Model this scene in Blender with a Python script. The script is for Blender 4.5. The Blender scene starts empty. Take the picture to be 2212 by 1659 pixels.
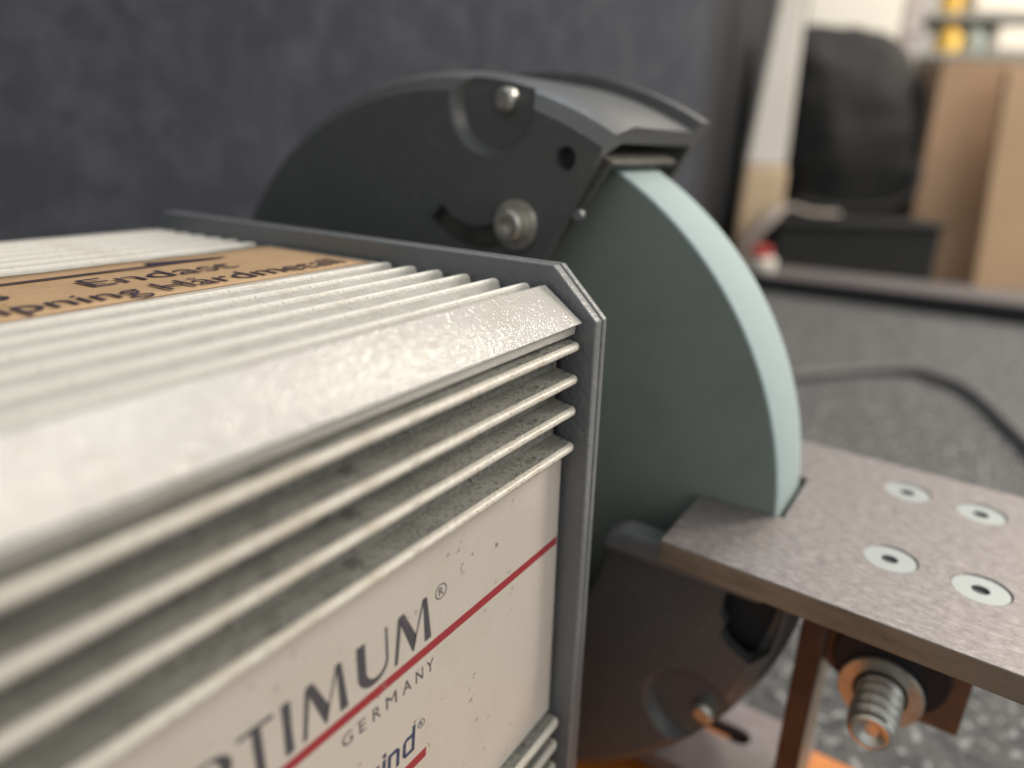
import bpy, bmesh, math, random
from mathutils import Vector, Matrix, noise

random.seed(7)
sc = bpy.context.scene
COL = sc.collection
S = 0.4184            # model units -> metres (200 mm grinding wheel)
ZB = -0.42            # bench surface in model units


def W(p):
    """model units -> world metres, bench surface at z = 0"""
    return Vector((p[0] * S, p[1] * S, (p[2] - ZB) * S))


# ------------------------------------------------------------------ camera
cam_d = bpy.data.cameras.new('camera')
cam = bpy.data.objects.new('camera', cam_d)
COL.objects.link(cam)
R = ((0.56401047, -0.82545719, 0.02264114),
     (-0.25755653, -0.20189899, -0.94493462),
     (0.78457429, 0.52712165, -0.32647503))
right, down, fwd = (Vector(r) for r in R)
m = Matrix((right, -down, -fwd)).transposed().to_4x4()
m.translation = W((-0.2601, -0.1317, 0.0709))
cam.matrix_world = m
cam_d.sensor_width = 36.0
cam_d.lens = 36.0 * 1480 / 2212
cam_d.clip_start = 0.005
cam_d.clip_end = 60
cam_d.dof.use_dof = True
cam_d.dof.focus_distance = 0.286 * S
cam_d.dof.aperture_fstop = 6.9
cam_d.dof.aperture_blades = 0
sc.camera = cam

# ------------------------------------------------------------------ world, lamps, exposure
wd = bpy.data.worlds.new('World')
sc.world = wd
wd.use_nodes = True
bg = wd.node_tree.nodes['Background']
bg.inputs[0].default_value = (0.93, 0.97, 1.0, 1)
bg.inputs[1].default_value = 0.58


def area(name, pos, target, sx, sy, power, col):
    d = bpy.data.lights.new(name, 'AREA')
    d.shape = 'RECTANGLE'
    d.size, d.size_y, d.energy, d.color = sx, sy, power, col
    o = bpy.data.objects.new(name, d)
    o.location = pos
    o.rotation_euler = (Vector(target) - Vector(pos)).to_track_quat('-Z', 'Y').to_euler()
    COL.objects.link(o)
    return o


TG = W((-0.05, 0.05, 0))
WARM = (1.0, 0.90, 0.76)
area('ceiling_lamp_far', TG + Vector((1.50, -0.12, 1.36)), TG, 0.32, 0.13, 4.6, WARM)
area('ceiling_lamp_near', TG + Vector((0.62, -0.13, 1.75)), TG, 0.32, 0.13, 4.2, WARM)
area('ceiling_lamp_front', TG + Vector((0.30, -1.5, 1.2)), TG, 1.6, 0.8, 13, (1.0, 0.90, 0.78))
area('background_fill', W((4.3, -2.6, 3.0)), W((3.1, 0.4, 0.0)), 0.5, 0.9, 48, (1.0, 0.9, 0.78))  # added unseen lamp, brightens the things on the back table
area('window_sky', TG + Vector((0.9, 0.75, 1.9)), TG + Vector((0.2, 0.1, 0)), 1.2, 0.5, 9, (0.72, 0.82, 1.0))

vs = sc.view_settings
vs.view_transform = 'Standard'
vs.look = 'None'
vs.exposure = 0.0
vs.gamma = 1.0
vs.use_curve_mapping = False
sc.cycles.use_denoising = True
sc.cycles.max_bounces = 6


# ------------------------------------------------------------------ materials
def rgb(r, g, b):
    f = lambda c: c / 12.92 if c <= 0.04045 else ((c + 0.055) / 1.055) ** 2.4
    return (f(r / 255), f(g / 255), f(b / 255), 1)


class Mat:
    def __init__(s, name, col, rough=0.5, metal=0.0, coat=0.0, spec=0.5):
        s.m = bpy.data.materials.new(name)
        s.m.use_nodes = True
        s.nt = s.m.node_tree
        s.b = s.nt.nodes['Principled BSDF']
        s.col = col if len(col) == 4 else (*col, 1)
        s.b.inputs['Base Color'].default_value = s.col
        s.b.inputs['Roughness'].default_value = rough
        s.b.inputs['Metallic'].default_value = metal
        s.b.inputs['Coat Weight'].default_value = coat
        s.b.inputs['Specular IOR Level'].default_value = spec
        s.tc = s.nt.nodes.new('ShaderNodeTexCoord')
        s.src = s.col
        s.bump = None

    def n(s, t):
        return s.nt.nodes.new(t)

    def L(s, a, b):
        s.nt.links.new(a, b)

    def coords(s, scale3=(1, 1, 1)):
        mp = s.n('ShaderNodeMapping')
        mp.inputs['Scale'].default_value = scale3
        s.L(s.tc.outputs['Object'], mp.inputs[0])
        return mp.outputs[0]

    def noise(s, scale, detail=4, rough=0.55, scale3=(1, 1, 1)):
        n = s.n('ShaderNodeTexNoise')
        n.inputs['Scale'].default_value = scale
        n.inputs['Detail'].default_value = detail
        n.inputs['Roughness'].default_value = rough
        s.L(s.coords(scale3), n.inputs['Vector'])
        return n.outputs['Fac']

    def voro(s, scale, scale3=(1, 1, 1), feature='F1'):
        n = s.n('ShaderNodeTexVoronoi')
        n.feature = feature
        n.inputs['Scale'].default_value = scale
        s.L(s.coords(scale3), n.inputs['Vector'])
        return n.outputs['Distance']

    def ramp(s, fac, lo, hi, inv=False):
        n = s.n('ShaderNodeMapRange')
        n.inputs['From Min'].default_value = lo
        n.inputs['From Max'].default_value = hi
        n.inputs['To Min'].default_value = 1 if inv else 0
        n.inputs['To Max'].default_value = 0 if inv else 1
        s.L(fac, n.inputs['Value'])
        return n.outputs[0]

    def mul(s, a, b):
        n = s.n('ShaderNodeMath')
        n.operation = 'MULTIPLY'
        for i, v in enumerate((a, b)):
            if isinstance(v, (int, float)):
                n.inputs[i].default_value = v
            else:
                s.L(v, n.inputs[i])
        return n.outputs[0]

    def mix(s, fac, col):
        n = s.n('ShaderNodeMix')
        n.data_type = 'RGBA'
        s.L(fac, n.inputs[0])
        if isinstance(s.src, tuple):
            n.inputs[6].default_value = s.src
        else:
            s.L(s.src, n.inputs[6])
        n.inputs[7].default_value = col if len(col) == 4 else (*col, 1)
        s.src = n.outputs[2]
        s.L(s.src, s.b.inputs['Base Color'])
        return s

    def bumpmap(s, h, dist, strength=1.0):
        n = s.n('ShaderNodeBump')
        n.inputs['Strength'].default_value = strength
        n.inputs['Distance'].default_value = dist
        s.L(h, n.inputs['Height'])
        if s.bump:
            s.L(s.bump, n.inputs['Normal'])
        s.bump = n.outputs[0]
        s.L(s.bump, s.b.inputs['Normal'])
        return s

    def roughmap(s, fac, lo, hi):
        n = s.n('ShaderNodeMapRange')
        n.inputs['To Min'].default_value = lo
        n.inputs['To Max'].default_value = hi
        s.L(fac, n.inputs['Value'])
        s.L(n.outputs[0], s.b.inputs['Roughness'])
        return s


CREAM = (0.515, 0.50, 0.46)
M = {}


def specks(mt, dens_lo, dens_hi, scale, col, amount=1.0):
    f = mt.mul(mt.ramp(mt.noise(scale, 5, 0.7), dens_lo, dens_hi), amount)
    mt.mix(f, col)


# powder coat with coarse orange-peel (corner rails)
a = Mat('powder_coat_peel', CREAM, 0.085, spec=0.6)
a.bumpmap(a.noise(1650, 1, 0.5), 0.000145, 1.0)
a.bumpmap(a.noise(320, 2, 0.5), 0.0003, 0.25)
a.mix(a.mul(a.ramp(a.noise(90, 5, 0.65), 0.55, 0.70), 0.45), (0.38, 0.32, 0.24))
specks(a, 0.66, 0.70, 700, (0.2, 0.17, 0.13), 0.5)
M['peel'] = a.m
# fins: same paint, finer peel, rubbed and specked crests
a = Mat('powder_coat_fin', (0.60, 0.57, 0.50), 0.34, spec=0.5)
a.bumpmap(a.noise(1500, 2, 0.5), 0.0002, 0.5)
a.mix(a.mul(a.ramp(a.noise(500, 5, 0.7, (0.35, 1, 1)), 0.50, 0.66), 0.42), (0.36, 0.30, 0.19))
specks(a, 0.58, 0.64, 1700, (0.10, 0.085, 0.065), 0.8)
M['fin'] = a.m
a = Mat('powder_coat_top_fin', (0.60, 0.59, 0.54), 0.36, spec=0.5)
a.bumpmap(a.noise(1500, 2, 0.5), 0.0002, 0.5)
a.mix(a.mul(a.ramp(a.noise(160, 5, 0.7, (0.5, 1, 1)), 0.52, 0.72), 0.30), (0.34, 0.29, 0.21))
specks(a, 0.62, 0.67, 1100, (0.12, 0.10, 0.08), 0.6)
M['topfin'] = a.m
# groove floors and flanks buried under grinding dust
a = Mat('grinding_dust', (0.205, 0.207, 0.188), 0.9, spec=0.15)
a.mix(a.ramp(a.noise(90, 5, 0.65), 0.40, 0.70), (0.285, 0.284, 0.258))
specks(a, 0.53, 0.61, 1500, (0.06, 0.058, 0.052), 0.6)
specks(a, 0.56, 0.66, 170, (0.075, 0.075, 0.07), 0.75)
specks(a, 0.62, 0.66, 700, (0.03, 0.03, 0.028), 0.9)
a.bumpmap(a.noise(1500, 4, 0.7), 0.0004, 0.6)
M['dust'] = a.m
# clean-ish coat in the upper grooves
a = Mat('powder_coat_groove', (0.50, 0.50, 0.465), 0.45)
a.mix(a.mul(a.ramp(a.noise(220, 5, 0.7), 0.45, 0.7), 0.5), (0.30, 0.29, 0.25))
a.bumpmap(a.noise(1500, 2, 0.5), 0.0002, 0.4)
M['groove'] = a.m
# printed front panel
a = Mat('printed_panel', (0.575, 0.530, 0.465), 0.33, spec=0.45)
a.mix(a.mul(a.ramp(a.noise(60, 5, 0.65), 0.50, 0.80), 0.35), (0.42, 0.37, 0.30))
specks(a, 0.648, 0.672, 330, (0.16, 0.13, 0.10), 0.7)
a.bumpmap(a.noise(900, 2, 0.5), 0.00015, 0.3)
M['panel'] = a.m
for nm, c in (('ink_grey', (0.075, 0.075, 0.085)), ('ink_red', (0.33, 0.035, 0.045)), ('ink_blue', (0.030, 0.055, 0.115))):
    a = Mat(nm, c, 0.4)
    a.mix(a.mul(a.ramp(a.noise(500, 4, 0.6), 0.62, 0.72), 0.35), (0.3, 0.27, 0.23))
    M[nm] = a.m
# hammered grey paint of the end shield
a = Mat('hammered_grey_paint', (0.165, 0.175, 0.180), 0.38, spec=0.5)
a.bumpmap(a.noise(900, 2, 0.5), 0.0004, 0.6)
a.mix(a.mul(a.ramp(a.noise(260, 5, 0.7), 0.5, 0.7), 0.5), (0.23, 0.225, 0.21))
M['plate'] = a.m
M['gasket'] = Mat('black_gasket', (0.02, 0.02, 0.022), 0.7).m
# satin black guard
a = Mat('guard_paint', (0.098, 0.101, 0.100), 0.33, spec=0.55)
a.mix(a.mul(a.ramp(a.noise(60, 4, 0.6), 0.45, 0.75), 0.5), (0.125, 0.125, 0.118))
a.mix(a.mul(a.ramp(a.noise(380, 5, 0.75), 0.56, 0.68), 0.35), (0.22, 0.215, 0.20))
a.roughmap(a.noise(110, 4, 0.65), 0.26, 0.48)
a.bumpmap(a.noise(1200, 2, 0.5), 0.0002, 0.4)
M['guard'] = a.m
a = Mat('zinc_steel', (0.60, 0.58, 0.52), 0.34, 0.85)
a.roughmap(a.noise(900, 3), 0.22, 0.5)
a.mix(a.mul(a.ramp(a.noise(400, 4), 0.5, 0.7), 0.5), (0.33, 0.29, 0.22))
M['zinc'] = a.m
a = Mat('bolt_zinc', (0.72, 0.70, 0.63), 0.28, 0.9)
a.roughmap(a.noise(900, 3), 0.2, 0.42)
M['boltzinc'] = a.m
a = Mat('bright_zinc', (0.36, 0.395, 0.395), 0.40, 0.6)
a.roughmap(a.noise(1200, 3), 0.35, 0.6)
a.mix(a.mul(a.ramp(a.noise(900, 4), 0.5, 0.7), 0.4), (0.33, 0.35, 0.34))
M['screwzinc'] = a.m
M['socket'] = Mat('socket_dark', (0.06, 0.065, 0.07), 0.5, 0.3).m
a = Mat('spark_plate_steel', (0.13, 0.124, 0.105), 0.5, 0.4)
a.mix(a.ramp(a.noise(300, 4), 0.45, 0.7), (0.08, 0.076, 0.066))
M['spark'] = a.m
# green silicon carbide: paler rim, darker side
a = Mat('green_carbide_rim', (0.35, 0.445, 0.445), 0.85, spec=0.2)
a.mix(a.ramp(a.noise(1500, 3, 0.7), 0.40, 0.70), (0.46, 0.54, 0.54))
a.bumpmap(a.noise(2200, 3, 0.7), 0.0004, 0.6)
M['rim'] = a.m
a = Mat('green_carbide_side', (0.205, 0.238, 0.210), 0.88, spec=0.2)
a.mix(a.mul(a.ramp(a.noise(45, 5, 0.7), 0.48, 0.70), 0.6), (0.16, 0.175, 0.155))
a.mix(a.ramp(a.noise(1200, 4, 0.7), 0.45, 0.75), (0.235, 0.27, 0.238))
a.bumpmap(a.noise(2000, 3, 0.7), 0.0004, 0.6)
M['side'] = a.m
# brushed steel table
a = Mat('table_steel', (0.27, 0.25, 0.25), 0.45, 0.6)
a.mix(a.ramp(a.noise(420, 6, 0.75), 0.40, 0.66), (0.19, 0.172, 0.171))
a.mix(a.mul(a.ramp(a.noise(900, 5, 0.75, (1, 0.35, 1)), 0.50, 0.66), 0.6), (0.44, 0.41, 0.405))
a.roughmap(a.noise(500, 4, 0.7), 0.36, 0.62)
a.bumpmap(a.noise(900, 4, 0.7, (1, 0.3, 1)), 0.0002, 0.35)
M['table'] = a.m
a = Mat('sawn_steel_edge', (0.30, 0.245, 0.18), 0.5, 0.5)
a.mix(a.ramp(a.noise(300, 5, 0.7, (1, 0.2, 1)), 0.42, 0.70), (0.20, 0.155, 0.11))
a.bumpmap(a.noise(1500, 3, 0.6, (1, 1, 0.15)), 0.0003, 0.4)
M['tedge'] = a.m
a = Mat('orange_paint', (0.70, 0.23, 0.035), 0.45)
a.mix(a.mul(a.ramp(a.noise(120, 5, 0.7), 0.5, 0.75), 0.5), (0.42, 0.12, 0.03))
M['orange'] = a.m
a = Mat('orange_bounce_brown', (0.20, 0.10, 0.05), 0.6, 0.2)  # orange reflected from the stand is put into this brown
a.mix(a.ramp(a.noise(150, 5, 0.65), 0.42, 0.72), (0.13, 0.07, 0.04))
M['bouncebrown'] = a.m
a = Mat('shaded_brown_bar', (0.085, 0.042, 0.025), 0.5, 0.3)  # shade and reflected orange mixed into the bar's colour
a.mix(a.ramp(a.noise(150, 5, 0.65), 0.42, 0.72), (0.12, 0.07, 0.045))
M['barshade'] = a.m
M['blacknut'] = Mat('black_oxide', (0.028, 0.025, 0.027), 0.5, 0.4).m
a = Mat('grey_steel_sheet', (0.25, 0.22, 0.23), 0.42, 0.35)
a.mix(a.ramp(a.noise(60, 5, 0.65), 0.42, 0.72), (0.19, 0.155, 0.15))
M['sheet'] = a.m
# sticker
a = Mat('brown_paper_tape', (0.48, 0.325, 0.185), 0.62, spec=0.3)
a.mix(a.ramp(a.noise(90, 5, 0.65), 0.40, 0.72), (0.40, 0.265, 0.15))
specks(a, 0.63, 0.67, 600, (0.17, 0.11, 0.06), 0.7)
M['tape'] = a.m
M['marker'] = Mat('marker_ink', (0.045, 0.035, 0.06), 0.45).m
# bench and backdrop: speckled dark felt-like laminate
a = Mat('speckled_bench', (0.068, 0.068, 0.070), 0.62, spec=0.35)
a.mix(a.ramp(a.noise(60, 5, 0.66), 0.38, 0.62), (0.120, 0.120, 0.120))
a.mix(a.mul(a.ramp(a.noise(120, 3, 0.6), 0.48, 0.58), 0.9), (0.030, 0.035, 0.037))
a.mix(a.mul(a.ramp(a.noise(190, 2, 0.5), 0.58, 0.66), 0.9), (0.36, 0.36, 0.36))
a.bumpmap(a.noise(400, 4, 0.7), 0.0008, 0.4)
M['bench'] = a.m
a = Mat('dark_screen_cloth', (0.037, 0.041, 0.054), 0.85, spec=0.2)
a.mix(a.ramp(a.noise(40, 4, 0.6), 0.40, 0.66), (0.058, 0.063, 0.075))
a.mix(a.mul(a.ramp(a.noise(60, 3, 0.6), 0.56, 0.68), 0.6), (0.030, 0.032, 0.042))
M['screen'] = a.m
M['black_and_rim_shade'] = Mat('matt_black_board_and_rim_shade', (0.030, 0.031, 0.034), 0.8, spec=0.2).m
a = Mat('bench_rim_rubber', (0.16, 0.15, 0.15), 0.55)
a.mix(a.ramp(a.noise(20, 4), 0.4, 0.7), (0.12, 0.112, 0.112))
M['rimrub'] = a.m
a = Mat('edge_cap_grey', (0.110, 0.100, 0.100), 0.6)
a.mix(a.ramp(a.noise(20, 4), 0.4, 0.7), (0.12, 0.108, 0.108))
M['rimcap'] = a.m
a = Mat('cable_rubber', (0.11, 0.11, 0.11), 0.6)
M['cable'] = a.m
a = Mat('black_nylon', (0.015, 0.0155, 0.016), 0.75, spec=0.25)
a.mix(a.ramp(a.noise(9, 4), 0.45, 0.7), (0.024, 0.024, 0.024))
a.bumpmap(a.noise(14, 3), 0.012, 0.8)
M['bag'] = a.m
M['crate'] = Mat('dark_plastic_crate', (0.024, 0.025, 0.025), 0.7, spec=0.25).m
a = Mat('white_board', (0.78, 0.75, 0.68), 0.6)
a.mix(a.ramp(a.noise(7, 3), 0.4, 0.75), (0.68, 0.64, 0.56))
M['white'] = a.m
M['beige'] = Mat('beige_wood', (0.62, 0.47, 0.31), 0.6).m
M['creambox'] = Mat('cream_board', (0.74, 0.72, 0.64), 0.6).m
a = Mat('cardboard', (0.40, 0.27, 0.175), 0.75, spec=0.2)
a.mix(a.ramp(a.noise(7, 4), 0.4, 0.75), (0.335, 0.22, 0.14))
M['card'] = a.m
a = Mat('light_cardboard', (0.50, 0.35, 0.22), 0.75, spec=0.2)
a.mix(a.ramp(a.noise(7, 4), 0.4, 0.75), (0.45, 0.31, 0.20))
M['card2'] = a.m
M['strap'] = Mat('grey_webbing', (0.23, 0.20, 0.18), 0.8).m
M['red'] = Mat('red_plastic', (0.50, 0.05, 0.05), 0.4).m
M['whiteplastic'] = Mat('white_plastic', (0.72, 0.68, 0.60), 0.4).m
M['yellow'] = Mat('yellow_plastic', (0.85, 0.55, 0.12), 0.4).m
M['teal'] = Mat('pale_teal_plastic', (0.42, 0.48, 0.44), 0.4).m
M['greypaint'] = Mat('grey_post_paint', (0.34, 0.31, 0.30), 0.5).m
M['shelf'] = Mat('shelf_board', (0.24, 0.24, 0.22), 0.6).m
M['wall'] = Mat('pale_wall', (0.62, 0.60, 0.56), 0.8).m


# ------------------------------------------------------------------ builders (model units in, metres out)
def tag(o, label=None, cat=None, group=None, kind=None):
    for k, v in (('label', label), ('category', cat), ('group', group), ('kind', kind)):
        if v:
            o[k] = v
    return o


def thing(name, base, label, cat, group=None):
    o = bpy.data.objects.new(name, None)
    o.empty_display_size = 0.02
    o.location = W(base)
    COL.objects.link(o)
    return tag(o, label, cat, group)


def root_loc(p):
    if p is None:
        return Vector((0, 0, 0))
    while p.parent:
        p = p.parent
    return p.location if p.type == 'EMPTY' else Vector((0, 0, 0))


def link(name, me, parent=None, loc=None):
    o = bpy.data.objects.new(name, me)
    COL.objects.link(o)
    if parent:
        o.parent = parent
    if loc is not None:
        o.location = Vector(loc) * S
    return o


def finish(bm, mats, parent, smooth=None):
    base = root_loc(parent)
    bmesh.ops.recalc_face_normals(bm, faces=bm.faces[:])
    for v in bm.verts:
        v.co = W(v.co) - base
    me = bpy.data.meshes.new('m')
    bm.to_mesh(me)
    bm.free()
    for mm in (mats if isinstance(mats, (list, tuple)) else [mats]):
        me.materials.append(M[mm])
    if smooth is not None:
        for p in me.polygons:
            p.use_smooth = True
        me.set_sharp_from_angle(angle=math.radians(smooth))
    return me


def build(name, bm, mats, parent=None, smooth=None, bevel=None, seg=2):
    o = link(name, finish(bm, mats, parent, smooth), parent)
    if bevel:
        md = o.modifiers.new('bevel', 'BEVEL')
        md.width = bevel * S
        md.segments = seg
        md.limit_method = 'ANGLE'
        md.angle_limit = math.radians(28)
        md.harden_normals = False
        for p in o.data.polygons:
            p.use_smooth = True
        o.data.set_sharp_from_angle(angle=math.radians(50))
    return o


def box(bm, lo, hi, mi=0):
    vs_ = [bm.verts.new((x, y, z)) for x in (lo[0], hi[0]) for y in (lo[1], hi[1]) for z in (lo[2], hi[2])]
    for q in ((0, 1, 3, 2), (4, 6, 7, 5), (0, 4, 5, 1), (2, 3, 7, 6), (0, 2, 6, 4), (1, 5, 7, 3)):
        bm.faces.new([vs_[i] for i in q]).material_index = mi
    return vs_


def prism(bm, pts, axis, a0, a1, mi=0, side_mi=None):
    """extrude polygon pts along axis 'x','y' or 'z' from a0 to a1"""
    def P(p, t):
        return {'x': (t, p[0], p[1]), 'y': (p[0], t, p[1]), 'z': (p[0], p[1], t)}[axis]
    A = [bm.verts.new(P(p, a0)) for p in pts]
    B = [bm.verts.new(P(p, a1)) for p in pts]
    bm.faces.new(A).material_index = mi
    bm.faces.new(B[::-1]).material_index = mi
    n = len(pts)
    for i in range(n):
        f = bm.faces.new((A[i], A[(i + 1) % n], B[(i + 1) % n], B[i]))
        f.material_index = mi if side_mi is None else (side_mi[i] if isinstance(side_mi, (list, tuple)) else side_mi)


def lathe(bm, prof, c, axis='x', n=48, mi=0, mis=None):
    """prof: list of (r, t); closed with caps at r=0"""
    rings = []
    for r, t in prof:
        ring = []
        for k in range(n if r > 1e-7 else 1):
            a_ = 2 * math.pi * k / n
            q = (r * math.cos(a_), r * math.sin(a_))
            p = {'x': (c[0] + t, c[1] + q[0], c[2] + q[1]), 'y': (c[0] + q[0], c[1] + t, c[2] + q[1]),
                 'z': (c[0] + q[0], c[1] + q[1], c[2] + t)}[axis]
            ring.append(bm.verts.new(p))
        rings.append(ring)
    for j in range(len(rings) - 1):
        A, B = rings[j], rings[j + 1]
        for k in range(n):
            k2 = (k + 1) % n
            if len(A) == 1 and len(B) == 1:
                continue
            if len(A) == 1:
                f = bm.faces.new((A[0], B[k], B[k2]))
            elif len(B) == 1:
                f = bm.faces.new((A[k], B[0], A[k2]))
            else:
                f = bm.faces.new((A[k], B[k], B[k2], A[k2]))
            f.material_index = mis[j] if mis else mi


def tube(bm, path, rad, n=12, flat=1.0):
    pts = [Vector(p) for p in path]
    prev = None
    for i, p in enumerate(pts):
        d = (pts[min(i + 1, len(pts) - 1)] - pts[max(i - 1, 0)]).normalized()
        u = d.cross(Vector((0, 0, 1)))
        u = u.normalized() if u.length > 1e-4 else Vector((1, 0, 0))
        v = u.cross(d)
        ring = [bm.verts.new(p + u * rad * math.cos(2 * math.pi * k / n) + v * rad * flat * math.sin(2 * math.pi * k / n)) for k in range(n)]
        if prev:
            for k in range(n):
                bm.faces.new((prev[k], prev[(k + 1) % n], ring[(k + 1) % n], ring[k]))
        else:
            bm.faces.new(ring[::-1])
        prev = ring
    bm.faces.new(prev)


def spline(pts, n=10):
    out = []
    P = [Vector(p) for p in pts]
    P = [P[0] * 2 - P[1]] + P + [P[-1] * 2 - P[-2]]
    for i in range(1, len(P) - 2):
        for k in range(n):
            t = k / n
            out.append(0.5 * ((2 * P[i]) + (P[i + 1] - P[i - 1]) * t + (2 * P[i - 1] - 5 * P[i] + 4 * P[i + 1] - P[i + 2]) * t * t
                              + (3 * P[i] - P[i - 1] - 3 * P[i + 1] + P[i + 2]) * t ** 3))
    out.append(P[-2])
    return out


def boolean(o, cutters):
    for c in cutters:
        md = o.modifiers.new('cut', 'BOOLEAN')
        md.operation = 'DIFFERENCE'
        md.solver = 'EXACT'
        md.object = c
    dg = bpy.context.evaluated_depsgraph_get()
    me = bpy.data.meshes.new_from_object(o.evaluated_get(dg))
    o.modifiers.clear()
    o.data = me
    for c in cutters:
        bpy.data.objects.remove(c)
    return o


def textmesh(body, size, space=1.0, offset=0.0, shear=0.0):
    cu = bpy.data.curves.new('t', 'FONT')
    cu.body, cu.size, cu.space_character, cu.offset, cu.shear = body, size, space, offset, shear
    cu.resolution_u = 6
    o = bpy.data.objects.new('t', cu)
    COL.objects.link(o)
    dg = bpy.context.evaluated_depsgraph_get()
    me = bpy.data.meshes.new_from_object(o.evaluated_get(dg))
    bpy.data.objects.remove(o)
    polys = [[tuple(me.vertices[i].co[:2]) for i in p.vertices] for p in me.polygons]
    bpy.data.meshes.remove(me)
    return polys


def extent(polys):
    xs = [p[0] for q in polys for p in q]
    ys = [p[1] for q in polys for p in q]
    return min(xs), max(xs), min(ys), max(ys)


def fit(polys, x0, x1, y0, y1):
    a0, a1, b0, b1 = extent(polys)
    return [[(x0 + (p[0] - a0) / (a1 - a0) * (x1 - x0), y0 + (p[1] - b0) / (b1 - b0) * (y1 - y0)) for p in q] for q in polys]


# ------------------------------------------------------------------ the setting
bm = bmesh.new()
box(bm, (-4.0, -3.0, ZB - 0.12), (2.38, 1.6, ZB))
tag(build('bench_top', bm, 'bench'), kind='structure')
bm = bmesh.new()
box(bm, (2.62, -4.0, ZB - 0.14), (9.0, 5.0, ZB - 0.065))
tag(build('back_table', bm, 'rimrub'), kind='structure')
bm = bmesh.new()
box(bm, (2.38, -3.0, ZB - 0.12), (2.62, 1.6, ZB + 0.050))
edge = tag(build('bench_edge', bm, 'black_and_rim_shade'), kind='structure')  # black here stands for the shaded front face of the rim
bm = bmesh.new()
box(bm, (2.375, -3.0, ZB + 0.0505), (2.625, 1.6, ZB + 0.066))
build('edge_cap', bm, 'rimcap', edge, bevel=0.006, seg=3)
bm = bmesh.new()
box(bm, (5.5, -6.0, ZB), (5.7, 8.0, 3.2))
tag(build('back_wall', bm, 'wall'), kind='structure')
# dark speckled screen behind the grinder
bm = bmesh.new()
box(bm, (-2.6, 0.75, ZB + 0.001), (2.20, 0.80, 1.5))
tag(build('screen_panel', bm, 'screen', bevel=0.02), 'dark grey mottled screen panel standing behind the grinder', 'screen')
bm = bmesh.new()
prism(bm, [(2.10, 0.84), (3.70, 0.98), (3.695, 1.02), (2.095, 0.88)], 'z', ZB + 0.001, 1.7)
tag(build('black_board', bm, 'black_and_rim_shade'), 'matt black upright board between the mottled screen and the white board', 'board')

# ------------------------------------------------------------------ the bench grinder
YC, ZC = 0.177, -0.149
g = thing('bench_grinder', (-0.27, YC, ZB), 'cream finned bench grinder with green wheel and dark guard', 'grinder')
X0, X1 = -0.55, -0.0032

# housing core: cross-section, groove floors dusty at the front, cleaner on top
prof = [(0.017, -0.0065), (0.017, -0.0625), (0.012, -0.0640), (0.012, -0.2160), (0.017, -0.2175), (0.017, -0.2900),
        (0.040, -0.3120), (0.320, -0.3120), (0.340, -0.2900), (0.340, -0.0065), (0.326, 0.0020),
        (0.2165, 0.0020), (0.2155, 0.0128), (0.1255, 0.0128), (0.1245, 0.0020), (0.0275, 0.0020), (0.0275, -0.0065)]
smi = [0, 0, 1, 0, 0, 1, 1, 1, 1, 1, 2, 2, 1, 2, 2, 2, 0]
bm = bmesh.new()
prism(bm, prof, 'x', X0, X1, mi=0, side_mi=smi)
housing = build('motor_housing', bm, ['dust', 'panel', 'groove'], g)

# corner rails
rail = [(0.0055, -0.0006), (0.0250, 0.0137), (0.0282, 0.0130), (0.0284, 0.0012), (0.0172, -0.0075),
        (0.0172, -0.0071), (0.0098, -0.0069), (0.0090, -0.0060), (0.0086, -0.0026)]
bm = bmesh.new()
prism(bm, rail, 'x', X0, X1 + 0.001)
build('corner_rail', bm, 'peel', housing, bevel=0.0011, seg=3)
bm = bmesh.new()
prism(bm, [(2 * YC - 0.0 - p[0] + 0.001, p[1]) for p in rail], 'x', X0, X1 + 0.001)
build('corner_rail', bm, 'peel', housing, bevel=0.0011, seg=3)


# fins: one mesh for the front ribs, one for the top fins, copies share it
def fin_mesh(depth, w_root, w_tip, front, mats, tip_mi, side_mi):
    cs = [(-w_root, 0.0, side_mi), (-w_tip * 1.05, depth - w_tip * 1.5, tip_mi)]
    for k in range(1, 7):
        a_ = math.pi * (1 - k / 7)
        cs.append((w_tip * math.cos(a_), depth - w_tip + w_tip * math.sin(a_), tip_mi))
    cs += [(w_tip * 1.05, depth - w_tip * 1.5, side_mi), (w_root, 0.0, side_mi)]
    stations = [(X0, 1.0)]
    n = 40
    for k in range(1, n):
        stations.append((X0 + (X1 - 0.010 - X0) * k / n, 1.0))
    for t, s_ in ((0.010, 1.0), (0.004, 0.995), (0.002, 0.975), (0.0009, 0.94), (0.0002, 0.88)):
        stations.append((X1 - t, s_))
    bm = bmesh.new()
    prev = None
    for i, (x, s_) in enumerate(stations):
        ring = []
        wob = 0.00016 * noise.noise(Vector((x * 60, depth * 300, 3.1)))
        for w, h, _ in cs:
            h2 = h * s_
            ww = w + wob * (h / depth) + 0.0
            ring.append(bm.verts.new((x, -h2 if front else ww, ww if front else h2)))
        if prev:
            for k in range(len(cs)):
                f = bm.faces.new((prev[k], prev[(k + 1) % len(cs)], ring[(k + 1) % len(cs)], ring[k]))
                f.material_index = cs[k][2]
        else:
            bm.faces.new(ring)
        prev = ring
    bm.faces.new(prev[::-1]).material_index = tip_mi
    bmesh.ops.recalc_face_normals(bm, faces=bm.faces[:])
    for v in bm.verts:
        v.co *= S
    me = bpy.data.meshes.new('fin')
    bm.to_mesh(me)
    bm.free()
    for mm in mats:
        me.materials.append(M[mm])
    for p in me.polygons:
        p.use_smooth = True
    me.set_sharp_from_angle(angle=math.radians(60))
    return me


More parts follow.
